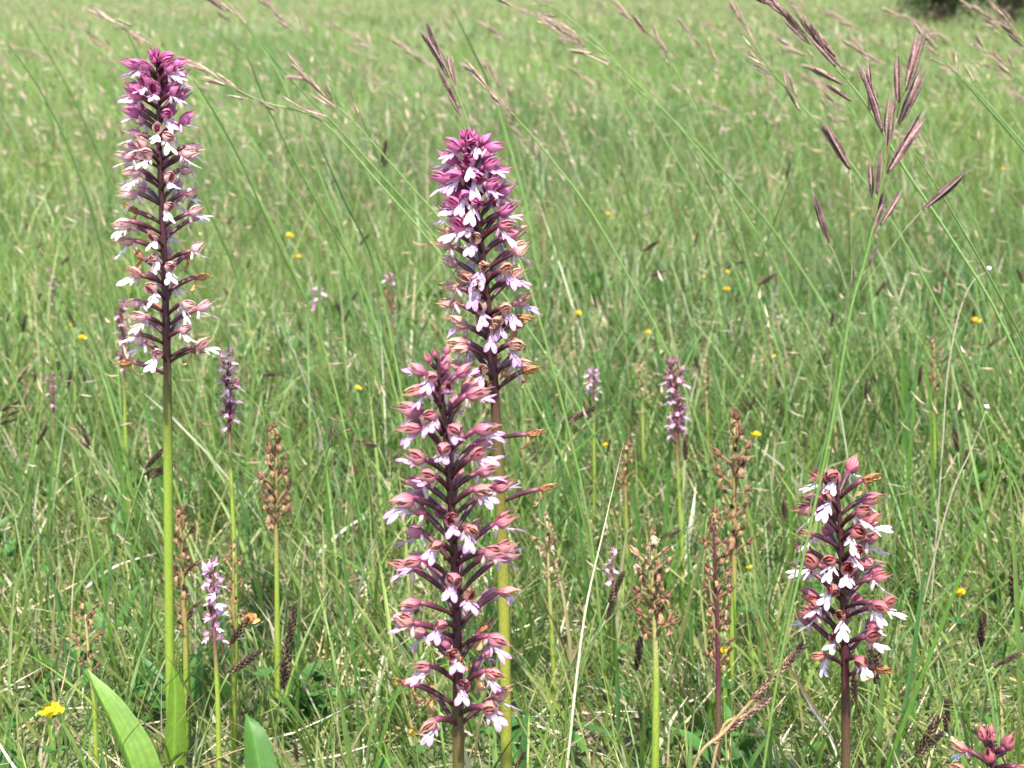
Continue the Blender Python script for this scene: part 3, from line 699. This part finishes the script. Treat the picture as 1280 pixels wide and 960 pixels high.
def brome(label, group, head, culm, d, n, spk, scale=1.0, seed=0, width=1.0, dback=0.0):
    """head: photo points of the panicle axis from tip to foot; culm: further points downward"""
    global rnd
    rnd = random.Random(seed)
    H = [at(u, v, d) for u, v in head]; C_ = [at(u, v, d + dback) for u, v in culm]
    P = H + C_; last = P[-1]
    g = to_ground(P)
    t = thing('brome_plant', g, label, 'brome', group)
    path = spline(P, 4); mb = MB(); m = len(path)
    mb.tube([p - g for p in path], [(.0003 + .0008 * min(1, i / m * 2)) * max(1, d * .5) for i in range(m)], [mix((.22, .16, .09), (.11, .175, .042), i / m * 3) for i in range(m)], 5)
    place('culm', mb.mesh('culm', M_STEM), t)
    hp = spline(H, 5); ax = (H[0] - H[-1])
    for i in range(n):
        q = i / max(1, n - 1); B = hp[int(q * (len(hp) - 1))]
        tg = ax.normalized()
        az = rnd.uniform(0, 2 * PI); sp = rnd.uniform(.1, .55) * width * (.3 if i == 0 else 1)
        dv = tg + Vector((math.cos(az), math.sin(az) * .7, rnd.uniform(-.8, .5))) * sp
        off = Vector((math.cos(az) * .006, math.sin(az) * .006, rnd.uniform(-.008, .004))) * q * width
        o = place('spikelet', rnd.choice(spk), t, mat=dirmat(B + off - g, dv, scale * rnd.uniform(.75, 1.15)))
        if off.length > .002:
            inv = o.matrix_basis.inverted(); m2 = MB(); A = B - tg * .012
            m2.tube([inv @ (p - g) for p in (A, (A + B + off) / 2 + Vector((0, 0, .002)), B + off)], .00025, (.2, .16, .08), 3)
            place('spikelet_stalk', m2.mesh('spikelet_stalk', M_STEM), o)
brome('brome panicle leaning over, purplish brown, just left of the large dark spikelets', None, [(962, 2), (1005, 40), (1045, 85), (1082, 130)], [(1130, 210), (1190, 300), (1260, 420)], .95, 16, SPK_D, 1.15, 101, 1.3)
brome('thin pinkish brome panicle bending over the meadow beside the tall orchid tip', None, [(250, 82), (285, 105), (330, 128), (400, 150)], [(470, 225), (560, 330), (640, 450)], 1.15, 10, SPK_P, .85, 102, 1.2)
brome('loose pinkish brome panicle with drooping spikelets between the two tall orchids', None, [(380, 90), (405, 120), (440, 150)], [(520, 240), (600, 330), (700, 470)], 1.25, 9, SPK_P, .85, 103, 1.2)
brome('narrow dark brown brome panicle directly above the tall purple orchid', None, [(546, 62), (562, 95), (580, 140)], [(600, 200), (640, 300), (680, 420)], 1.0, 7, SPK, .85, 104, .5)
brome('small pale brome panicle right of the dark narrow one', None, [(598, 95), (615, 115), (640, 142)], [(690, 200), (760, 300)], 1.25, 7, SPK_P, .9, 105, .7)
brome('brownish brome panicle stretching far over the right meadow', None, [(925, 20), (955, 75), (1000, 130)], [(1060, 200), (1140, 320)], 1.3, 11, SPK_P, 1.0, 106, 1.0)
brome('dark spiky brome panicle entering from the meadow edge near the dark bushes', None, [(1262, 28), (1275, 48), (1300, 70)], [(1360, 150), (1420, 260)], 1.2, 5, SPK_D, .8, 107, .8)
brome('pale brome panicle near the far dark bushes', None, [(1160, 50), (1185, 80), (1215, 108)], [(1270, 170), (1350, 270)], 1.35, 9, SPK_P, 1.0, 108, 1.3)
BL, BG = 'pale pinkish brome panicle blurred in the upper meadow', 'brome panicles over the meadow'
heads = [(640, 8, 770, 80, 1.4), (785, 20, 840, 80, 1.6), (135, 22, 185, 48, 1.6), (330, 5, 380, 50, 1.9), (690, 30, 740, 70, 1.9), (505, 60, 540, 90, 2.2), (860, 40, 900, 90, 2.2), (265, 0, 305, 30, 1.5),
         (1070, 60, 1110, 90, 1.9), (1040, 20, 1090, 50, 2.4), (990, 60, 1030, 90, 1.7), (720, 90, 760, 130, 2.4), (640, 150, 665, 200, 1.9), (1225, 60, 1270, 95, 1.7), (1130, 170, 1170, 200, 1.9), (960, 150, 990, 190, 2.6)]
r0 = random.Random(5)
for _ in range(6):
    u = r0.uniform(560, 1290); v = r0.uniform(-6, 140); heads.append((u, v, u + r0.uniform(25, 60), v + r0.uniform(20, 50), r0.uniform(1.4, 2.4)))
for _ in range(30):
    u = r0.uniform(-20, 1290); v = r0.uniform(-6, 130); heads.append((u, v, u + r0.uniform(22, 60), v + r0.uniform(18, 50), r0.uniform(1.9, 4.5)))
for i, (u0, v0, u1, v1, d) in enumerate(heads):
    du, dv = u1 - u0, v1 - v0
    lm = near(u0, v0); brome('pale pinkish brome panicle hanging near ' + lm if lm else BL, BG, [(u0, v0), ((u0 + u1) / 2 + dv * .05, (v0 + v1) / 2 - du * .06), (u1, v1)], [(u1 + du * .8, v1 + dv * 1.5), (u1 + du * 1.5, v1 + dv * 3.4)], d, 6 + i % 5, SPK_P, 1.0 + .1 * (d > 2.5), 200 + i, 1.0)

# ------------------------------------------------------------------ single tall grass culms and blades
def long_blade(label, group, pts, d0, d1, wpx, col, round_=False, name='long_leaf', mat=None):
    n0 = len(pts); P = [at(u, v, d0 + (d1 - d0) * i / (n0 - 1)) for i, (u, v) in enumerate(pts)]
    last = P[-1]
    if last.z > gz(last.x, last.y) + .008: g = to_ground(P)
    else: g = last.copy()
    path = spline(P, 5); m = len(path); wd = wpx * d0 / F
    mb = MB()
    if round_: mb.tube([p - g for p in path], [wd / 2 * (.35 + .65 * min(1, i / m * 3)) for i in range(m)], [jit(col, .08) for _ in range(m)], 6)
    else: mb.ribbon([p - g for p in path], [wd * min(1, .06 + 2.2 * i / m) * (1 if i < m * .8 else .8) for i in range(m)], (1, -.35, .1), [jit(col, .07) for _ in range(m)], cup=.22, across=3)
    o = place(name, mb.mesh(name, mat or (M_STEM if round_ else M_GRASS)), loc=g)
    tag(o, label, {'long_leaf': 'leaf blade', 'dry_straw': 'straw'}.get(name, 'stalk'), group); return o
CG = 'thin culms leaning over the meadow'; CL = 'thin green grass culm leaning across the meadow'
for (p, d) in (([(240, 95), (290, 180), (345, 300), (400, 420)], 1.05), ([(282, 0), (360, 95), (450, 190), (570, 330)], 1.3), ([(305, 60), (340, 145), (400, 260), (450, 350)], 1.2), ([(150, 20), (200, 130), (260, 260), (300, 360)], 1.3),
               ([(0, 40), (60, 130), (110, 250), (140, 380)], 1.3), ([(20, 0), (90, 120), (150, 260)], 1.8), ([(730, 60), (830, 140), (910, 220), (990, 320)], 1.5), ([(560, 0), (590, 60), (620, 130)], 1.9), ([(1180, 75), (1230, 130), (1290, 200)], 1.3),
               ([(860, 180), (900, 260), (940, 350)], 1.5), ([(1140, 185), (1190, 265), (1250, 370), (1290, 450)], .95), ([(430, 100), (470, 190), (520, 330)], 1.7), ([(760, 150), (790, 260), (815, 380)], 1.7), ([(1000, 190), (960, 300), (920, 420)], 1.6), ([(660, 210), (690, 290), (710, 380)], 1.9), ([(395, 170), (430, 250), (470, 340)], 1.1)):
    lm = near(*p[0]); long_blade('thin green grass culm leaning over beside ' + lm if lm else CL, CG, p, d, d + .15, 3.2, (.13, .21, .05), True, 'slender_stalk')
rb = random.Random(9)
LB, LG = 'long green grass blade rising out of the turf', 'long blades in the turf'
blades_ = [([(30, 620), (60, 700), (85, 830), (95, 955)], .95, 6), ([(155, 590), (140, 700), (128, 800), (122, 880)], .95, 5), ([(700, 540), (722, 640), (735, 760)], 1.05, 6), ([(330, 420), (318, 470), (312, 540)], 1.3, 7),
           ([(1180, 560), (1160, 680), (1140, 830), (1120, 955)], .85, 6), ([(1280, 500), (1230, 640), (1170, 800), (1110, 955)], .80, 6), ([(1120, 730), (1105, 840), (1098, 955)], .85, 7), ([(1150, 430), (1140, 540), (1128, 680)], 1.2, 6),
           ([(410, 590), (430, 700), (445, 850), (450, 955)], .9, 5), ([(420, 840), (430, 900), (440, 960)], .82, 9), ([(560, 790), (500, 860), (470, 955)], .85, 5), ([(1000, 870), (960, 920), (930, 970)], .8, 8),
           ([(735, 390), (728, 480), (722, 600)], 1.3, 5), ([(50, 480), (40, 560), (35, 680)], 1.2, 5), ([(170, 440), (185, 520), (205, 640)], 1.15, 5), ([(980, 450), (985, 560), (990, 690)], 1.2, 6), ([(1260, 560), (1268, 690), (1275, 860)], .9, 7),
           ([(770, 780), (772, 860), (775, 955)], .9, 6), ([(660, 880), (655, 930), (650, 975)], .85, 14), ([(858, 640), (862, 740), (866, 850)], 1.0, 6), ([(390, 350), (395, 300), (402, 420)], 1.5, 6)]
for _ in range(45):
    u = rb.uniform(0, 1280); v = rb.uniform(360, 820); ln = rb.uniform(90, 230); sl = rb.uniform(-.45, .55)
    blades_.append(([(u, v), (u + sl * ln * .35, v + ln * .45), (u + sl * ln * .55, v + ln)], .72 + 150 / (v - 200) * .75 + rb.uniform(0, .2), rb.uniform(3.5, 7)))
for p, d, wpx in blades_:
    lm = near(*p[0]); long_blade('long green grass blade with its tip near ' + lm if lm else LB, LG, p, d, d, wpx, tuple(np.array(rb.choice([(.10, .19, .03), (.08, .165, .035), (.13, .20, .05), (.07, .15, .045)]))))

# ------------------------------------------------------------------ dry stalks
DRYL = 'bleached dry straw lying across the green turf'; DG = 'bleached straws'
for p, d, wpx in (([(110, 722), (60, 748), (0, 782)], .98, 3.5), ([(200, 690), (140, 710), (95, 745)], 1.0, 3), ([(60, 645), (45, 675), (30, 715)], 1.02, 7), ([(780, 552), (755, 660), (730, 775), (712, 930)], .85, 3.2),
                  ([(0, 865), (60, 835), (130, 812)], .92, 3), ([(560, 905), (500, 880), (470, 872)], .9, 3), ([(870, 605), (866, 640), (858, 690)], 1.1, 6), ([(1000, 860), (1015, 885), (1040, 925)], .85, 4),
                  ([(1180, 875), (1170, 920), (1160, 960)], .82, 4), ([(480, 640), (440, 655), (400, 690)], 1.1, 4), ([(380, 690), (420, 700), (450, 720)], 1.0, 4), ([(860, 870), (840, 900), (822, 935)], .9, 6),
                  ([(1130, 640), (1170, 650), (1200, 700)], 1.1, 4), ([(620, 640), (700, 600), (740, 580)], 1.15, 3), ([(290, 700), (250, 712), (215, 730)], .97, 4)):
    ang = PITCH + math.atan((p[-1][1] - 480) / F); dg = (CAM_H - .012) / math.tan(ang)
    if p[-1][1] < 900 and len(p) == 3: d = dg
    lm = near(*p[0]); long_blade('bleached dry straw lying in the turf beside ' + lm if lm else DRYL, DG, p, d, d, wpx, rb.choice([(.5, .44, .30), (.42, .34, .21), (.60, .56, .46)]), False, 'dry_straw', M_STRAW)
def tipped(label, p, d):
    o = long_blade(None, None, p, d, d, 2.2, (.30, .27, .17), True, 'dry_stalk', M_DRY)
    g = o.location.copy(); t = thing('dry_stalk', g, label, 'stalk'); o.parent = t; o.location = (0, 0, 0); o.name = 'stem'
    if 'label' in o: del o['label']
    del o['category']
    mb = MB(); q = at(*p[0], d) - g
    for i in range(9):
        az = i * .7; mb.tube([q, q + Vector((math.cos(az) * .0016, math.sin(az) * .0016, .0025 + .001 * (i % 2)))], [.0005, .0007], (.55, .52, .46), 4)
    place('dry_head', mb.mesh('dry_head', M_DRY), t)
tipped('pale hooked dry stalk with a whitish tip above the open meadow', [(1236, 339), (1216, 352), (1198, 395), (1184, 470), (1178, 560)], 1.05)
tipped('straight dry stalk with a whitish tip leaning in the lower meadow', [(1233, 512), (1215, 560), (1192, 610), (1172, 680)], 1.0)

def seed_stalk(label, pts, head, d, seed):
    """stout dry brown stalk with a scaly seed head"""
    global rnd
    rnd = random.Random(seed)
    P = [at(u, v, d) for u, v in pts]; last = P[-1]; g = Vector((last.x - .01, last.y, min(last.z, gz(last.x, last.y)))); P.append(g)
    t = thing('dry_stalk', g, label, 'stalk'); path = spline(P, 5); mb = MB()
    mb.tube([p - g for p in path], .0011, [jit((.26, .19, .09), .15) for _ in path], 6); place('stem', mb.mesh('stem', M_DRY), t)
    a_, b_ = at(*head[0], d) - g, at(*head[1], d) - g; L = (a_ - b_).length; mb = MB()
    for i in range(90):
        q = i / 89; c = b_.lerp(a_, q); az = i * 2.4; ax = (a_ - b_).normalized(); x = ax.cross(Vector((0, 1, 0))).normalized(); y = ax.cross(x)
        r_ = x * math.cos(az) + y * math.sin(az); e1 = c + r_ * .0022 + ax * .003
        mb.tube([c + r_ * .0006, c + r_ * .0017 + ax * .0014, e1 + ax * .001], [.0006, .0008, .0002], jit(rnd.choice([(.16, .085, .06), (.30, .19, .13), (.10, .05, .04)]), .2), 4)
    place('seed_head', mb.mesh('seed_head', M_DRY), t)
seed_stalk('leaning dry stalk with a long brown scaly seed head left of the red brown orchid', [(1000, 812), (950, 865), (905, 915), (868, 958)], ((1003, 808), (940, 876)), .76, 1)
seed_stalk('lower dark scaly seed head on a dry stalk beneath the longer leaning one', [(958, 876), (930, 895), (900, 918)], ((960, 874), (890, 928)), .80, 2)

# ------------------------------------------------------------------ sedges
def sedge_spike_mesh(L=.018, r=.0020, dark=(.030, .020, .016), edge=(.20, .13, .07)):
    mb = MB(); n = 54
    mb.tube([(0, 0, 0), (L * .5, 0, 0), (L * .97, 0, 0)], [r * .3, r * .5, r * .15], dark, 5)
    for i in range(n):
        q = (i + .5) / n; az = i * 2.399; rr = r * math.sin(PI * (.12 + .80 * q)) ** .7
        y, z = math.cos(az), math.sin(az); c = jit(mix(dark, edge, .75 if i % 5 == 0 else rnd.uniform(0, .25)), .2)
        p = Vector((L * q, 0, 0)); o_ = Vector((0, y, z))
        mb.tube([p + o_ * rr * .3, p + o_ * rr * .8 + Vector((r * .35, 0, 0)), p + o_ * rr * .95 + Vector((r * 1.0, 0, 0))], [r * .22, r * .3, r * .06], c, 4, False)
    return mb.mesh('spike', M_DRY)
rnd = random.Random(55)
SEDGE = [sedge_spike_mesh() for _ in range(3)]
def sedge(label, group, u, v, ang, Lpx, d, n, seed):
    """spike centre at (u, v), leaning ang degrees from upright (+ = right)"""
    global rnd
    rnd = random.Random(seed)
    A = math.radians(ang); du, dv = math.sin(A) * Lpx / 2, -math.cos(A) * Lpx / 2
    foot, tip = at(u - du, v - dv, d), at(u + du, v + dv, d)
    side = -1 if ang < 0 else 1
    mid = foot.copy(); mid.x -= side * rnd.uniform(.005, .03) + (tip.x - foot.x) * .5; mid.z = foot.z * .5
    g = Vector((mid.x - side * rnd.uniform(0, .02), d, 0)); g.z = gz(g.x, d) - .004
    if foot.z < g.z + .02: g.z = foot.z - .03
    mid.z = (foot.z + g.z) / 2
    t = thing('sedge', g, label, 'sedge', group)
    ax = (tip - foot); mb = MB(); pth = spline([tip, foot, mid, g], 4)
    mb.tube([p - g for p in pth[4:]], [.0007] * (len(pth) - 4), (.10, .15, .04), 5); place('stem', mb.mesh('stem', M_STEM), t)
    s = ax.length / .018
    place('spike', rnd.choice(SEDGE), t, mat=dirmat(foot - g, ax, s))
    for k in range(n - 1):
        f2 = foot.lerp(mid, .06 + .1 * k); dv2 = ax.normalized() + Vector((rnd.choice((-1, 1)) * rnd.uniform(.35, .8), rnd.uniform(-.3, .3), rnd.uniform(-.1, .3)))
        place('spike', rnd.choice(SEDGE), t, mat=dirmat(f2 - g, dv2, s * rnd.uniform(.6, .9)))
SL, SG = 'dark brown sedge spike standing in the grass', 'sedges with a single dark spike'
S2, SG2 = 'sedge with a cluster of blackish brown spikes', 'sedges with clustered spikes'
for i, (u, v, an, L, d, n) in enumerate([(193, 573, 45, 34, 1.0, 2), (203, 588, 55, 34, 1.0, 1), (107, 545, -22, 26, 1.15, 2), (12, 508, 60, 24, 1.15, 2), (10, 527, 70, 22, 1.15, 1), (305, 828, 55, 46, .84, 1), (298, 790, 35, 40, .85, 1),
        (365, 780, 8, 44, .9, 1), (357, 830, 5, 60, .9, 1), (52, 545, 30, 24, 1.2, 1), (480, 190, 10, 28, 1.9, 2), (424, 388, -20, 24, 1.7, 2), (375, 408, -15, 16, 1.6, 1), (413, 548, 0, 24, 1.2, 1), (460, 555, -75, 26, 1.2, 1), (340, 468, 88, 24, 1.4, 1),
        (722, 520, 65, 44, 1.15, 1), (770, 735, 25, 40, .92, 1), (763, 760, 22, 32, .92, 1), (798, 818, 8, 40, .88, 1), (857, 560, 2, 30, 1.1, 1), (837, 668, 70, 26, 1.0, 1), (848, 512, 5, 24, 1.2, 1), (1150, 470, 10, 26, 1.3, 1), (1083, 487, 5, 24, 1.3, 1),
        (1100, 362, 30, 20, 1.6, 1), (958, 350, 60, 26, 1.7, 1), (927, 328, 85, 18, 1.8, 1), (813, 308, 60, 24, 1.7, 1), (822, 342, 70, 20, 1.7, 1), (1227, 790, 8, 44, .95, 1), (1268, 730, 0, 56, .95, 1), (1258, 825, 65, 36, .9, 1), (1183, 895, 0, 40, .85, 1),
        (1160, 920, 30, 50, .82, 2), (1096, 830, 4, 48, .85, 1), (1088, 820, -4, 36, .87, 1), (1068, 860, 0, 40, .84, 1), (1195, 550, -10, 30, 1.15, 1), (1207, 575, 8, 24, 1.15, 1), (1210, 490, -40, 24, 1.3, 1), (1275, 345, -20, 20, 1.5, 1),
        (235, 880, 5, 20, .86, 1), (50, 845, 40, 30, .95, 2), (370, 942, -5, 26, .84, 1), (240, 250, 20, 30, 1.8, 1), (760, 560, 15, 20, 1.2, 1), (696, 560, 5, 18, 1.2, 1), (940, 505, 20, 18, 1.3, 1), (985, 215, 10, 22, 2.2, 1), (980, 640, 0, 28, 1.1, 1),
        (650, 950, 30, 24, .82, 1), (30, 405, 15, 22, 1.6, 1), (90, 400, -25, 20, 1.6, 1), (200, 300, 0, 16, 1.9, 1), (455, 300, 40, 18, 2.0, 1), (620, 300, 0, 18, 2.0, 1), (870, 300, 15, 18, 2.0, 1), (1040, 400, 10, 20, 1.6, 1), (1130, 300, -15, 18, 1.9, 1)]):
    lm = near(u, v); pose = 'upright' if abs(an) < 14 else 'leaning' if abs(an) < 50 else 'nearly flat'
    lab = (('%s dark brown sedge spike beside %s' if n == 1 else '%s cluster of blackish sedge spikes beside %s') % (pose, lm)) if lm else (SL if n == 1 else S2)
    sedge(lab, SG if n == 1 else SG2, u, v, an, L, d, n, 300 + i)
rs = random.Random(21)
for i in range(115):
    v = rs.uniform(110, 520); d = CAM_H * F / (v + 75) * rs.uniform(.85, 1.0); u = rs.uniform(0, 1280)
    lm = near(u, v, 70)
    sedge('small distant brown sedge spike behind ' + lm if lm else 'small distant brown sedge spike in the open meadow', SG, u, v, rs.uniform(-40, 60), rs.uniform(.012, .02) * F / d, d, 1, 400 + i)

# ------------------------------------------------------------------ yellow flowers
def floret_mesh(c=(.62, .44, .02)):
    mb = MB(); c2 = (c[0] * .9, c[1] * .72, c[2])
    mb.ribbon([(0, 0, 0), (.003, 0, .0015), (.005, 0, .005), (.0048, 0, .0085)], [.002, .005, .0085, .005], (0, 1, 0), [c2, c, c, c], cup=-.12, across=5)
    for sg in (1, -1):
        mb.ribbon([(0, sg * .0006, 0), (.004, sg * .0012, .0008), (.008, sg * .0012, .0014), (.0105, sg * .0005, .002)], [.001, .0034, .004, .001], (0, .3, 1), [c2, c, c, c], cup=.15, across=3)
    mb.tube([(-.003, 0, -.0015), (0, 0, 0), (.001, 0, .0003)], [.0008, .0012, .0011], (.10, .14, .03), 5)
    return mb.mesh('floret', M_YEL)
FLOR = [floret_mesh(), floret_mesh((.64, .49, .025)), floret_mesh((.62, .38, .016))]
FLOR_O = [floret_mesh((.55, .22, .05)), floret_mesh((.55, .32, .2)), floret_mesh((.6, .38, .03))]
TRI = leaf_mesh([(0, 0, 0), (.003, 0, .0005), (.006, 0, .0005), (.009, 0, 0)], [.001, .005, .0055, .001], (0, 1, 0), (.05, .12, .025), .1)
def trefoil(label, group, u, v, wpx, d, n, seed, fl=FLOR):
    global rnd
    rnd = random.Random(seed)
    top = at(u, v, d); g = Vector((top.x + rnd.uniform(-.015, .015), d + rnd.uniform(-.005, .01), 0)); g.z = min(gz(g.x, d) - .003, top.z - .02)
    t = thing('trefoil_flower', g, label, 'flower', group); mb = MB(); pth = bez(g, (g + top) / 2 + Vector((.006, 0, .005)), top, 7)
    mb.tube([p - g for p in pth], .0006, (.10, .16, .04), 5); place('stem', mb.mesh('stem', M_STEM), t)
    s = wpx * d / F / .027
    for i in range(n):
        az = i * 2 * PI / n + rnd.uniform(-.3, .3); out = Vector((math.sin(az), -math.cos(az), 0))
        place('floret', rnd.choice(fl), t, mat=Matrix.Translation(-g) @ frame(out, top, rnd.uniform(.05, .5), rnd.uniform(-.3, .3), s))
    for i in range(5):
        az = rnd.uniform(0, 6.3); place('leaflet', TRI, t, mat=Matrix.Translation(-g) @ frame((math.cos(az), math.sin(az), 0), pth[4], .3, 0, 1.0))
trefoil('bright yellow trefoil flower low in the grass beside the broad pointed leaf', None, 65, 893, 48, .80, 6, 1)
trefoil('orange and yellow vetch head beside the short pale lilac orchid', None, 313, 778, 36, .86, 7, 2, FLOR_O)
trefoil('pair of yellow florets right of the red brown orchid', None, 1200, 743, 26, 1.0, 3, 3)
trefoil('yellow floret behind the dark wiry orchid stem', None, 905, 817, 26, .92, 3, 4)
trefoil('small orange yellow floret under the front pink orchid', None, 515, 918, 24, .86, 3, 5, FLOR_O)
for i, (u, v, wpx, d) in enumerate([(373, 322, 12, 2.0), (362, 296, 16, 2.2), (312, 418, 13, 1.6), (102, 424, 18, 1.5), (90, 408, 12, 1.6), (447, 487, 16, 1.35), (722, 394, 18, 1.6), (760, 268, 11, 2.3), (810, 417, 14, 1.55), (757, 558, 18, 1.2), (1220, 403, 20, 1.55),
        (908, 363, 15, 1.75), (909, 341, 11, 1.85), (945, 545, 20, 1.2), (937, 711, 16, 1.0), (870, 298, 8, 2.3), (967, 446, 9, 1.5), (1065, 270, 8, 2.4), (1253, 212, 8, 2.7), (880, 347, 9, 1.85)]):
    lm = near(u, v)
    trefoil('small yellow trefoil beside ' + lm if lm else 'small yellow trefoil dot in the open green meadow', 'yellow trefoils in the meadow', u, v, wpx, d, 3, 20 + i)

# ------------------------------------------------------------------ far bushes behind the meadow
def bush(label, x, y, h, wd, seed):
    r = np.random.default_rng(seed); g = (x, y, 0)
    t = thing('bush', g, label, 'bush', None)
    mb = MB()
    for k in range(6):
        az = k * 1.1 + r.uniform(0, .5); p = [Vector((0, 0, -.05)), Vector((math.cos(az) * .2, math.sin(az) * .2, h * .25)), Vector((math.cos(az) * wd * .25, math.sin(az) * wd * .25, h * .55)), Vector((math.cos(az) * wd * .38, math.sin(az) * wd * .3, h * .85))]
        mb.tube(spline(p, 3), [.07 * (1 - i / 11) + .01 for i in range(10)], (.10, .075, .05), 6)
    place('trunk', mb.mesh('trunk', M_BARK), t)
    N = 9000; nb = 60
    cen = r.normal(0, 1, (nb, 3)); cen /= np.linalg.norm(cen, axis=1)[:, None]; cen *= r.uniform(.35, .95, (nb, 1))
    cen = cen * np.array([wd / 2, wd / 2, h / 2]) + np.array([0, 0, h * .5])
    pos = cen[r.integers(0, nb, N)] + r.normal(0, .17, (N, 3)) * np.array([1, 1, .9]); pos[:, 2] = np.maximum(pos[:, 2], .03)
    c = np.array([(.030, .062, .016), (.045, .085, .02), (.022, .05, .016)])[r.integers(0, 3, N)] * r.uniform(.7, 1.3, (N, 1))
    me = blade_mesh('crown', pos, r.uniform(.05, .1, N), r.uniform(.03, .055, N), r.uniform(0, 2 * PI, N), r.uniform(.2, 2.0, N), r.uniform(0, .8, N), 2, c, c * 1.1, 2, mat=M_LEAF, profile=lambda s: np.array([.3, 1, .1]))
    o = place('crown', me, t)
bush('dark green bush at the far edge of the meadow, the broadest of the row', 7.0, 20.5, 2.6, 1.9, 1)
bush('dark rounded bush further back in the far row', 8.4, 21.2, 3.0, 2.0, 2)
bush('loose dark bush at the near end of the far row, the lowest', 6.5, 22.0, 1.8, 1.5, 3)
bush('tall dark bush closing the far row', 10.2, 21.0, 3.2, 2.4, 4)
